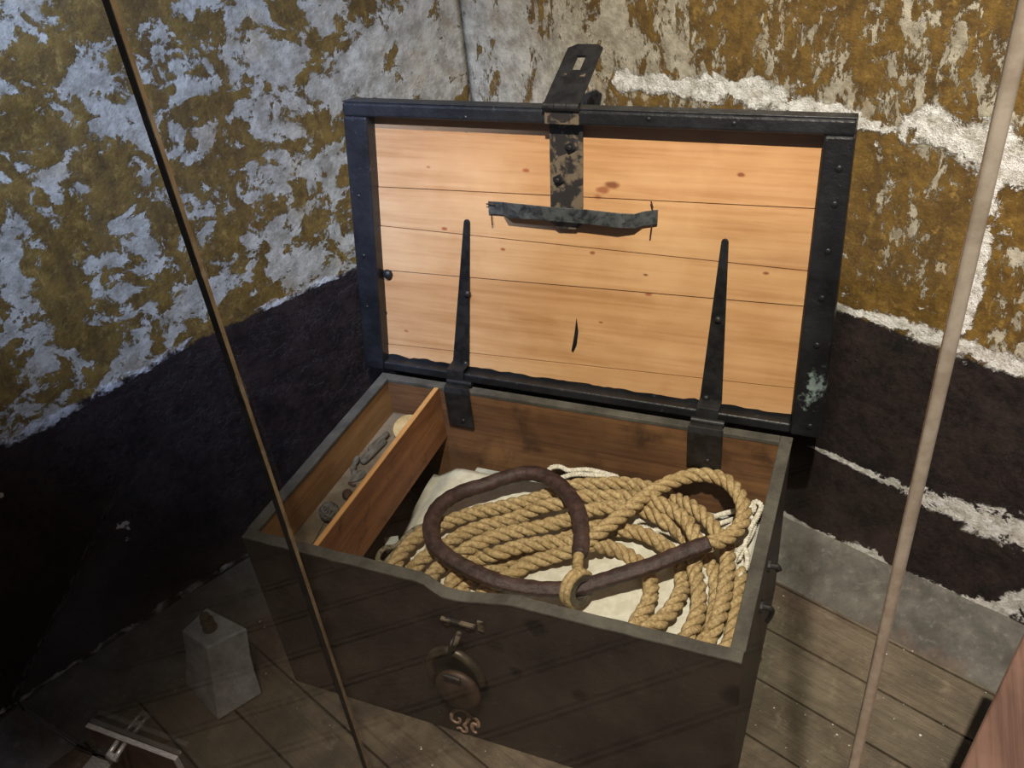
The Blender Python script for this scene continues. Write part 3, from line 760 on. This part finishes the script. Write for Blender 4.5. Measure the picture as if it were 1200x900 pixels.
# --- the big rope
RR=.0162
def yclamp(q,r):
    q.y=max(WT+r+.004,min(D-WT-r-.006,q.y)); q.x=min(q.x,W-WT-r-.005); return q
def path(pts,r): return [yclamp(onz(px,py,z),r) for px,py,z in pts]
a_,b_,c_,d_=CZ+.019,CZ+.040,CZ+.062,CZ+.084
Ypart=[(828,638,-.105),(848,632,-.108),(867,617,-.105),(872,599,-.100),(865,578,-.098),(848,562,-.100),(824,556,-.104),(800,560,-.108),(774,571,-.112),(753,584,-.113),(733,600,-.115),(711,617,-.120),(690,632,-.130),(668,645,-.150)]
R5=[(640,654,-.166),(616,662,-.172),(602,672,-.178),(585,682,-.182),(568,694,a_),(552,712,a_)]
R6=[(530,716,a_),(540,696,a_),(548,682,a_),(580,668,a_),(600,658,a_),(626,648,a_),(655,634,a_),(685,618,a_),(705,616,a_)]
X2=[(724,621,b_),(748,624,b_),(770,634,b_),(787,648,a_),(796,668,a_),(800,684,a_)]
Wp=[(795,701,b_),(782,720,b_),(764,734,b_),(750,742,b_),(743,738,b_)]
V1=[(751,722,b_),(759,708,b_),(763,690,b_),(758,672,a_),(746,658,a_),(731,648,a_),(711,641,b_),(692,638,c_)]
R4=[(670,635,c_),(640,636,c_),(612,640,c_),(584,648,c_),(560,655,b_),(542,666,b_),(530,682,b_),(521,704,a_)]
R3=[(496,694,b_),(505,676,b_),(519,662,b_),(540,648,c_),(556,639,c_),(580,629,c_),(610,622,c_),(640,616,c_),(668,608,c_)]
S3=[(687,599,c_),(711,595,c_),(733,594,c_)]
T2=[(755,598,c_),(779,611,c_),(798,625,b_),(815,642,b_),(832,660,a_),(840,684,a_),(838,716,a_),(828,748,a_),(815,762,a_)]
U1=[(800,757,a_),(806,744,b_),(814,730,b_),(819,712,b_),(818,688,b_),(814,664,b_),(816,645,c_),(815,630,d_)]
T1=[(805,611,d_),(787,597,d_),(768,588,d_)]
S2=[(735,582,c_),(705,582,c_),(679,582,c_)]
R2=[(658,590,c_),(634,594,c_),(612,604,b_),(592,611,b_),(566,617,b_),(540,627,b_),(524,638,b_),(506,648,b_),(490,660,b_),(474,678,a_)]
R1=[(454,676,a_),(463,661,b_),(476,642,b_),(494,626,b_),(515,616,b_),(535,608,b_),(560,600,b_),(590,594,b_),(620,587,b_),(648,578,b_)]
S1=[(668,570,b_),(705,567,b_),(737,567,b_),(761,572,b_)]
T3=[(790,584,b_),(811,594,c_),(828,608,c_),(842,626,c_),(852,642,b_)]
U3=[(853,656,b_),(851,680,b_),(848,703,b_),(840,729,b_),(830,752,a_)]
U4=[(842,768,a_),(856,755,a_),(861,721,a_),(866,690,a_),(868,668,a_)]
whole=path(Ypart+R5+R6+X2+Wp+V1+R4+R3+S3+T2+U1+T1+S2+R2+R1+S1+T3+U3+U4, RR)
rope=empty('rope', onz(690,640,CZ), 'thick tan three-strand rope in loose coils with a leather-covered noose', 'rope')
bm=bmesh.new(); laid_rope(bm, spline(whole,.0042), RR, .078)
for v in bm.verts:
    v.co.z=max(v.co.z,CZ+.001)
build('strands',bm,M['rope'],rope,smooth=True)
# leather sleeve: from the eye round the noose, through the eye and along to the bare rope
sl=[(679,650,-.118),(681,630,-.112),(680,612,-.108),(675,595,-.106),(664,578,-.108),(650,565,-.112),(634,557,-.116),(616,555,-.120),(592,560,-.126),(570,568,-.130),(546,575,-.132),(526,585,-.128),(511,600,-.122),(505,618,-.118),(509,636,-.118),(520,648,-.118),(537,660,-.120),(560,672,-.124),(588,683,-.130),(620,689,-.138),(650,691,-.142),(680,688,-.142),(705,681,-.138),(737,671,-.128),(770,660,-.118),(802,647,-.110),(832,636,-.104)]
SP=spline(path(sl,.015),.004)
def slr(i,a):
    p=SP[i]; s=1+.07*noise.noise(p*40+Vector((0,0,a)))+.03*math.sin(i*.9+a)
    if abs((a-1.1+math.pi)%(2*math.pi)-math.pi)<.22: s+=.16
    return s
bm=bmesh.new(); tube(bm,SP,.0160,30,squash=slr); ls=build('leather_sleeve',bm,M['leather'],rope,smooth=True); ls['label']='dark brown stitched leather cover'
# eye splice round a thimble at the start of the sleeve
ec=onz(676,689,-.140); ax=Vector((.90,-.40,.15)).normalized()
Mx=axisM(ec,ax)
def ringpts(r,n=40): return [Mx@Vector((r*math.cos(2*math.pi*i/n),r*math.sin(2*math.pi*i/n),0)) for i in range(n)]
bm=bmesh.new()
for off in (-.006,.0055): tube(bm,[p+ax*off for p in ringpts(.0325)],.0075,8,closed=True)
eye=build('eye_splice',bm,M['rope'],rope,smooth=True); eye['label']='tan rope eye gripping the sleeve'
bm=bmesh.new(); 
for rr,zz in (): pass
k=36; prof=[(.019,-.013),(.029,-.013),(.024,-.004),(.024,.006),(.034,.0155),(.019,.0155),(.0185,0)]
rings=[[bm.verts.new(Mx@Vector((r*math.cos(2*math.pi*j/k),r*math.sin(2*math.pi*j/k),h))) for r,h in prof] for j in range(k)]
for A,B in zip(rings,rings[1:]+rings[:1]):
    for q in range(len(prof)): bm.faces.new((A[q],A[(q+1)%len(prof)],B[(q+1)%len(prof)],B[q]))
build('thimble',bm,M['thimble'],rope,smooth=False,bevel=.001)
nk=spline([onz(681,632,-.112),onz(679,645,-.116),onz(677,660,-.124),ec+Vector((0,.012,.03))],.004)
bm=bmesh.new(); tube(bm,nk,lambda i:.0105+.002*noise.noise(nk[i]*120),12); build('splice_neck',bm,M['rope'],rope,smooth=True)

# --- white cotton cord tangled under the rope
cz=CZ+.012
wc=[(650,558,-.168),(643,553,-.164),(646,548,-.162),(656,547,-.160),(666,551,-.160),(690,548,-.160),(712,551,-.162),(725,558,-.166),(700,557,-.160),(672,556,-.158),(658,560,-.166),(650,563,-.17),(655,575,cz),(700,590,cz),(735,615,cz+.02),(752,610,cz+.024),(770,611,cz+.020),(788,621,cz+.012),(802,636,cz+.004),(790,640,cz+.006),(772,628,cz+.016),(755,618,cz+.02),(740,621,cz+.016),(760,632,cz+.006),(790,650,cz),(815,660,cz),(826,672,cz),(836,684,cz),(840,700,cz),(832,712,cz),(824,700,cz),(826,684,cz),(846,668,cz),(862,672,cz+.01),(872,668,cz+.014),(876,656,cz+.016),(872,642,cz+.02),(864,640,cz+.02),(858,650,cz+.016),(864,656,cz+.01),(872,640,cz+.02),(880,618,cz+.03),(888,604,cz+.035),(892,592,cz+.04),(886,588,cz+.04),(874,596,cz+.03),(856,600,cz+.02),(836,606,cz+.02),(820,614,cz+.012),(812,612,cz+.01),(822,628,cz+.01),(846,622,cz+.01),(872,606,cz+.02),(884,596,cz+.03),(880,588,cz+.04)]
bm=bmesh.new(); laid_rope(bm, spline(path(wc,.006),.003), .0062, .018, 3, 6, .0003)
tag(build('cotton_cord',bm,M['cord'],smooth=True),'thin white cotton cord tangled beneath the tan rope','cord')
wc=[(750,606,cz+.012),(775,606,cz+.012),(800,616,cz+.012),(814,628,cz+.012),(800,640,cz+.006),(776,634,cz+.012),(758,626,cz+.016),(772,621,cz+.026),(796,632,cz+.014),(808,648,cz),(822,664,cz),(838,676,cz),(846,692,cz),(852,706,cz),(860,700,cz),(866,686,cz+.01),(868,672,cz+.016),(860,660,cz+.014),(866,646,cz+.024),(876,634,cz+.02),(884,616,cz+.02),(880,606,cz+.02),(862,608,cz+.012),(842,614,cz+.012)]
bm=bmesh.new(); laid_rope(bm, spline(path(wc,.006),.003), .0058, .018, 3, 6, .0003)
tag(build('cotton_cord',bm,M['cord'],smooth=True),'short length of white cord against the right end of the chest','cord')
# --- grey tarred cord beside the coils, at the left
tz=CZ-.012
tc=[(497,616,tz+.02),(486,620,tz+.015),(474,630,tz+.006),(464,640,tz),(452,642,tz-.004),(445,648,tz-.006),(443,657,tz-.008),(450,660,tz-.006),(458,652,tz),(466,645,tz+.006),(470,651,tz+.006),(462,658,tz),(454,664,tz-.004),(447,668,tz-.008)]
bm=bmesh.new(); laid_rope(bm, spline(path(tc,.006),.003), .0062, .018, 3, 6, .0004)
tag(build('tarred_cord',bm,M['tarred'],smooth=True),'frayed grey cord bunched at the left end of the coils','cord')

# --- odds and ends in the till
TZ=-.10
q=onz(462,502,TZ+.012)
def blob(name,mat,label,cat,c,axes,rx,rz=0,sc=1.0,seed=0):
    bm=bmesh.new(); bmesh.ops.create_icosphere(bm,subdivisions=4,radius=1)
    for v in bm.verts:
        n_=1+.12*noise.noise(v.co*2.2+Vector((seed,0,0)))+.03*noise.noise(v.co*9+Vector((seed,3,0)))
        v.co=Vector((v.co.x*axes[0],v.co.y*axes[1],v.co.z*axes[2]))*n_
    bmesh.ops.rotate(bm,cent=(0,0,0),matrix=Matrix.Rotation(rx,3,'X'),verts=bm.verts); bmesh.ops.rotate(bm,cent=(0,0,0),matrix=Matrix.Rotation(rz,3,'Z'),verts=bm.verts)
    mz=min(v.co.z for v in bm.verts)
    for v in bm.verts: v.co=v.co+Vector((c.x,c.y,TZ-mz+.0003))
    return tag(build(name,bm,mat,smooth=True),label,cat)
bm=bmesh.new(); dc=Vector((.102,.478,TZ+.019)); lathe(bm,[(.034,-.006),(.036,-.004),(.036,.004),(.034,.006),(.005,.007)],axisM(dc,(.12,-.38,.9)),32)
tag(build('wooden_disc',bm,M['disc'],bevel=.0006),'round tan wooden disc leaning in the back of the till','disc')
def spike(label,p0,p1,r0,r1,name='wooden_fid',mat='grey_wood',lift=0):
    a=onz(*p0,TZ+r0+lift); b=onz(*p1,TZ+r1+lift); P=[a.lerp(b,t) for t in (0,.06,.15,.35,.6,.85,.97,1)]
    rr=[r0*.6,r0*.95,r0,r0*.97,(r0+r1)/2,r1,r1*.8,r1*.4]
    bm=bmesh.new(); tube(bm,P,lambda i:rr[i],14); return tag(build(name,bm,M[mat],smooth=True),label,'tool')
spike('thick grey wooden fid lying against the till partition',(424,542),(452,516),.0095,.0075)
spike('longer grey wooden fid beside the tan disc',(433,528),(455,507),.0085,.0065,lift=.006)
p=[onz(416,556,TZ+.006),onz(414,548,TZ+.007),onz(417,540,TZ+.012),onz(420,534,TZ+.018)]
bm=bmesh.new(); P=spline(p,.003); tube(bm,P,lambda i:.0065+.001*math.sin(i),10); tag(build('wooden_peg',bm,M['grey_wood'],smooth=True),'short crooked grey peg standing at the end of the fids','peg')
blob('stone',M['rust'],'small dark brown lump close to the till partition','lump',onz(407,580,TZ+.008),(.011,.014,.009),0,.4,seed=3)
blob('chip',M['grey_wood'],'flat grey-green chip behind the brown lump','chip',onz(419,558,TZ+.004),(.014,.022,.004),0,-.3,seed=5)
bm=bmesh.new(); P=spline([onz(409,566,TZ+.0035),onz(414,569,TZ+.0035),onz(417,568,TZ+.0035)],.002); tube(bm,P,.003,8); tag(build('nail',bm,M['rust'],smooth=True),'tiny dark bent nail lying on the till floor','nail')
# ball of twine: wound turns over a core
bc=onz(386,600,TZ+.021); ball=None
bm=bmesh.new(); P=[]; nT=13; m_=26
for i in range(nT*m_):
    t=2*math.pi*i/m_; ph=i/(nT*m_)*math.pi*3.1; tl=.55+.45*math.sin(ph*.7)
    v=Vector((math.cos(t),math.sin(t),0)); v.rotate(Matrix.Rotation(tl*2.2,3,'X')); v.rotate(Matrix.Rotation(ph,3,'Z')); P.append(bc+v*.0185)
tube(bm,P,.0034,6); bmesh.ops.create_icosphere(bm,subdivisions=3,radius=.0175,matrix=Matrix.Translation(bc))
mz=min(v.co.z for v in bm.verts)
for v in bm.verts: v.co.z+=TZ-mz
tag(build('twine_ball',bm,M['twine'],smooth=True),'grey wound ball of twine near the front of the till','ball')
bm=bmesh.new(); pp=[onz(x,y,TZ+.0004) for x,y in ((346,636),(372,603),(384,606),(366,640))]; 
for q in pp: q.x=max(q.x,WT+.004); q.y=max(q.y,WT+.006)
prism(bm,pp,Vector((0,0,.004))); tag(build('board_offcut',bm,M['till_floor'],bevel=.0005),'pale grey board offcut at the front end of the till','board')
bm=bmesh.new(); P=[onz(362,640,TZ+.012),onz(372,628,TZ+.012)]; P=[Vector((.125,.045,TZ+.014)),Vector((.118,.085,TZ+.013)),Vector((.112,.125,TZ+.009))]; tube(bm,P,lambda i:(.012,.011,.006)[i],12)
tag(build('marlin_spike',bm,M['iron'],smooth=True),'dark iron spike end lying at the front of the till','tool')

# ------------------------------------------------------------------ pewter case bottle on the floor
B=[onz(218,802,FLOOR),onz(256,846,FLOOR),onz(307,814,FLOOR)]; B.append(B[0]+B[2]-B[1])
cB=sum(B,Vector())/4; 
zt=None
Tp=[(213,739),(242,759),(289,736),(242,712)]
zt=FLOOR+.155
T=[onz(x,y,zt) for x,y in Tp]
bot=empty('case_bottle',cB,'dented square grey pewter bottle standing on the floor left of the chest','bottle')
bm=bmesh.new(); lev=[]
def mid(t,sq=0):
    r=[B[i].lerp(T[i],t) for i in range(4)]; c=sum(r,Vector())/4
    return [c+(p-c)*(1-sq) for p in r]
def ringof(r,dent=0):
    out=[]
    for i in range(4):
        p,q=r[i],r[(i+1)%4]; c=sum(r,Vector())/4
        for f in (0,.25,.5,.75):
            w=p.lerp(q,f); w=w+(c-w)*dent*math.sin(math.pi*f); out.append(w)
    return out
levels=[(0.0,.06,0),(.02,0,0),(.12,.0,.03),(.35,.05,.10),(.6,.06,.08),(.85,.02,.03),(.97,0,0),(1.0,.03,0)]
R=[[bm.verts.new(p+Vector((0,0,.0005))) for p in ringof(mid(t,s),d)] for t,s,d in levels]
for A,C in zip(R,R[1:]):
    for k in range(16): bm.faces.new((A[k],A[(k+1)%16],C[(k+1)%16],C[k]))
bm.faces.new(R[0][::-1]); bm.faces.new(R[-1])
build('bottle_body',bm,M['lead'],bot,bevel=.002)
tc_=sum(T,Vector())/4
bm=bmesh.new(); lathe(bm,[(.016,0),(.016,.004),(.0125,.006),(.0125,.018),(.0145,.020),(.0145,.026)],axisM(tc_,(0,0,1)),18); build('neck',bm,M['cork'],bot,smooth=False)
bm=bmesh.new(); lathe(bm,[(.0105,.026),(.0115,.038),(.010,.042)],axisM(tc_,(-.05,0,1)),14); build('stopper',bm,M['cork'],bot)

# ------------------------------------------------------------------ glass screen in front
GT=.010
xL=ony(430,900,GY).x; xR=ony(1000,900,GY).x; ZT=1.75
nz0=ony(30,832,GY); nz1=ony(90,872,GY)
scr=empty('glass_screen',Vector(((nz0.x+xR)/2,GY,FLOOR)),'frameless glass screen standing across the corner in front of the open chest','glass screen')
out=[(nz0.x-.004,ZT),(nz0.x-.004,nz0.z),(nz1.x,FLOOR+.011),(xL-.005,FLOOR+.011),(xL-.005,ZT)]
bm=bmesh.new(); prism(bm,[Vector((x,GY-GT/2,z)) for x,z in out],Vector((0,GT,0)))
gA=build('glass_panel',bm,M['glass'],scr); gA['label']='narrow left pane notched over the cement footing'
bm=bmesh.new(); tube(bm,[Vector((x,GY,z)) for x,z in ((nz0.x-.007,ZT),(nz0.x-.007,nz0.z-.003),(nz1.x-.002,FLOOR+.006),(xL-.006,FLOOR+.006))],.0032,8)
build('black_seal',bm,M['edge_black'],gA)
bm=bmesh.new(); out=[(xL+.005,ZT),(xL+.005,FLOOR+.011),(xR-.005,FLOOR+.011),(xR-.005,ZT)]
prism(bm,[Vector((x,GY-GT/2,z)) for x,z in out],Vector((0,GT,0)))
gB=build('glass_panel',bm,M['glass'],scr); gB['label']='wide pane directly in front of the chest'
bm=bmesh.new(); box(bm,(xL-.0048,GY-.003,FLOOR+.001),(xL+.0032,GY+.003,ZT)); o=build('glass_joint',bm,M['edge_black'],scr,bevel=.0008); o['label']='thin black upright joint between the panes'
bm=bmesh.new(); box(bm,(xL+.0032,GY-.0022,FLOOR+.001),(xL+.0048,GY+.0026,ZT)); e=build('bronze_bead',bm,M['edge_bronze'],o,bevel=.0004); e['label']='bronze bead along the joint'
bm=bmesh.new(); box(bm,(xR-.0055,GY-.0042,FLOOR+.001),(xR+.0055,GY+.0042,ZT)); o=build('edge_strip',bm,M['edge_metal'],scr,bevel=.0038,seg=6); o['label']='slim satin metal upright along the right edge'
# foot clamp at the lower left
ca,cb=ony(106,862,GY-.016),ony(196,880,GY-.016)
zc=(ca.z+cb.z)/2; zc=max(zc,FLOOR+.035)
cl=empty('glass_clamp',Vector(((ca.x+cb.x)/2,GY,FLOOR)),'bright steel foot clamp holding the bottom of the left glass panel','clamp')
bm=bmesh.new(); box(bm,(ca.x,GY-.015,FLOOR),(cb.x,GY-.0055,zc-.004)); build('clamp_plate',bm,M['clamp_face'],cl,bevel=.001)
bm=bmesh.new(); box(bm,(ca.x-.001,GY-.0155,zc-.004),(cb.x+.001,GY-.0055,zc)); box(bm,(cb.x,GY-.0155,FLOOR),(cb.x+.006,GY-.0055,zc)); build('clamp_cap',bm,M['steel'],cl,bevel=.001)
pc=ony(134,882,GY-.036); 
bm=bmesh.new()
for dx in (-.009,.009): cyl(bm,(pc.x+dx,GY-.046,zc-.014),(pc.x+dx,GY-.014,zc-.010),.005,12)
cyl(bm,(pc.x-.012,GY-.042,zc-.018),(pc.x+.012,GY-.042,zc-.018),.007,12)
build('clamp_pin',bm,M['steel'],cl,smooth=True)
bm=bmesh.new(); q=ony(80,876,GY-.03); box(bm,(ca.x-.055,GY-.05,FLOOR),(ca.x-.002,GY-.008,FLOOR+.008)); build('floor_flange',bm,M['steel'],cl,bevel=.001)

# ------------------------------------------------------------------ wooden bench end at the lower right
bd=Vector((math.cos(math.radians(71.2)),math.sin(math.radians(71.2)),0)); bn=Vector((bd.y,-bd.x,0))
BZ=-.03
pe=onz(1125,900,BZ); pe2=onz(1200,746,BZ)
s_end=None
t_end=(Vector((1.352,.225,BZ))-pe).dot(bd); O_=pe
be=empty('wooden_bench',Vector((O_.x+bn.x*.15,O_.y+bn.y*.15,FLOOR)),'polished red-brown wooden bench at the lower right beside the glass','bench')
def bp(s,w,z): q=O_+bd*s+bn*w; return Vector((q.x,q.y,z))
bm=bmesh.new(); s0,s1=-.9,t_end
hexa(bm,[bp(s0,0,BZ-.045),bp(s1,0,BZ-.045),bp(s1,.34,BZ-.045),bp(s0,.34,BZ-.045),bp(s0,0,BZ),bp(s1,0,BZ),bp(s1,.34,BZ),bp(s0,.34,BZ)])
build('seat_plank',bm,M['bench'],be,bevel=.006,seg=3)
for s in (s0+.1,s1-.10):
    for w_ in (.05,.29):
        bm=bmesh.new(); hexa(bm,[bp(s+i,w_+j,z) for z in (FLOOR+.0005,BZ-.045) for i,j in ((-.03,-.03),(.03,-.03),(.03,.03),(-.03,.03))]); build('leg',bm,M['bench'],be,bevel=.003)

# ------------------------------------------------------------------ light
def spot(name,loc,target,power,angle,blend,col,size):
    l=bpy.data.lights.new(name,'SPOT'); l.energy=power; l.spot_size=math.radians(angle); l.spot_blend=blend; l.color=col; l.shadow_soft_size=size
    o=bpy.data.objects.new(name,l); COL.objects.link(o); o.location=loc
    o.rotation_euler=(Vector(target)-Vector(loc)).to_track_quat('-Z','Y').to_euler(); return o
spot('gallery_spotlight',(1.20,-1.10,2.90),(1.0,.54,.46),900,49,.95,(1.0,.91,.79),.035)
spot('cool_spotlight',(.30,-1.35,2.45),onp(95,50,NLM,dL),980,36,1.0,(.42,.56,1.0),.05)
spot('floor_reflection_fill',(.75,-.95,2.7),(.62,-.75,FLOOR),420,40,.8,(1.0,.88,.78),.08)  # added fill, no known lamp: brightens the outside boards so the glass mirrors them
w=bpy.data.worlds.new('room_air'); scene.world=w; w.use_nodes=True
bg=w.node_tree.nodes['Background']; bg.inputs[0].default_value=(.85,.83,.95,1); bg.inputs[1].default_value=.085

# ------------------------------------------------------------------ camera
cd=bpy.data.cameras.new('camera'); co=bpy.data.objects.new('camera',cd); COL.objects.link(co)
cd.sensor_fit='HORIZONTAL'; cd.sensor_width=36; cd.lens=36*FPX/1200; cd.clip_start=.02
R_,U_,K_=RT,-DN,-FW
co.matrix_world=Matrix(((R_.x,U_.x,K_.x,CAM.x),(R_.y,U_.y,K_.y,CAM.y),(R_.z,U_.z,K_.z,CAM.z),(0,0,0,1)))
scene.camera=co
vs=scene.view_settings; vs.view_transform='Standard'; vs.look='None'; vs.exposure=0; vs.gamma=1; vs.use_curve_mapping=False
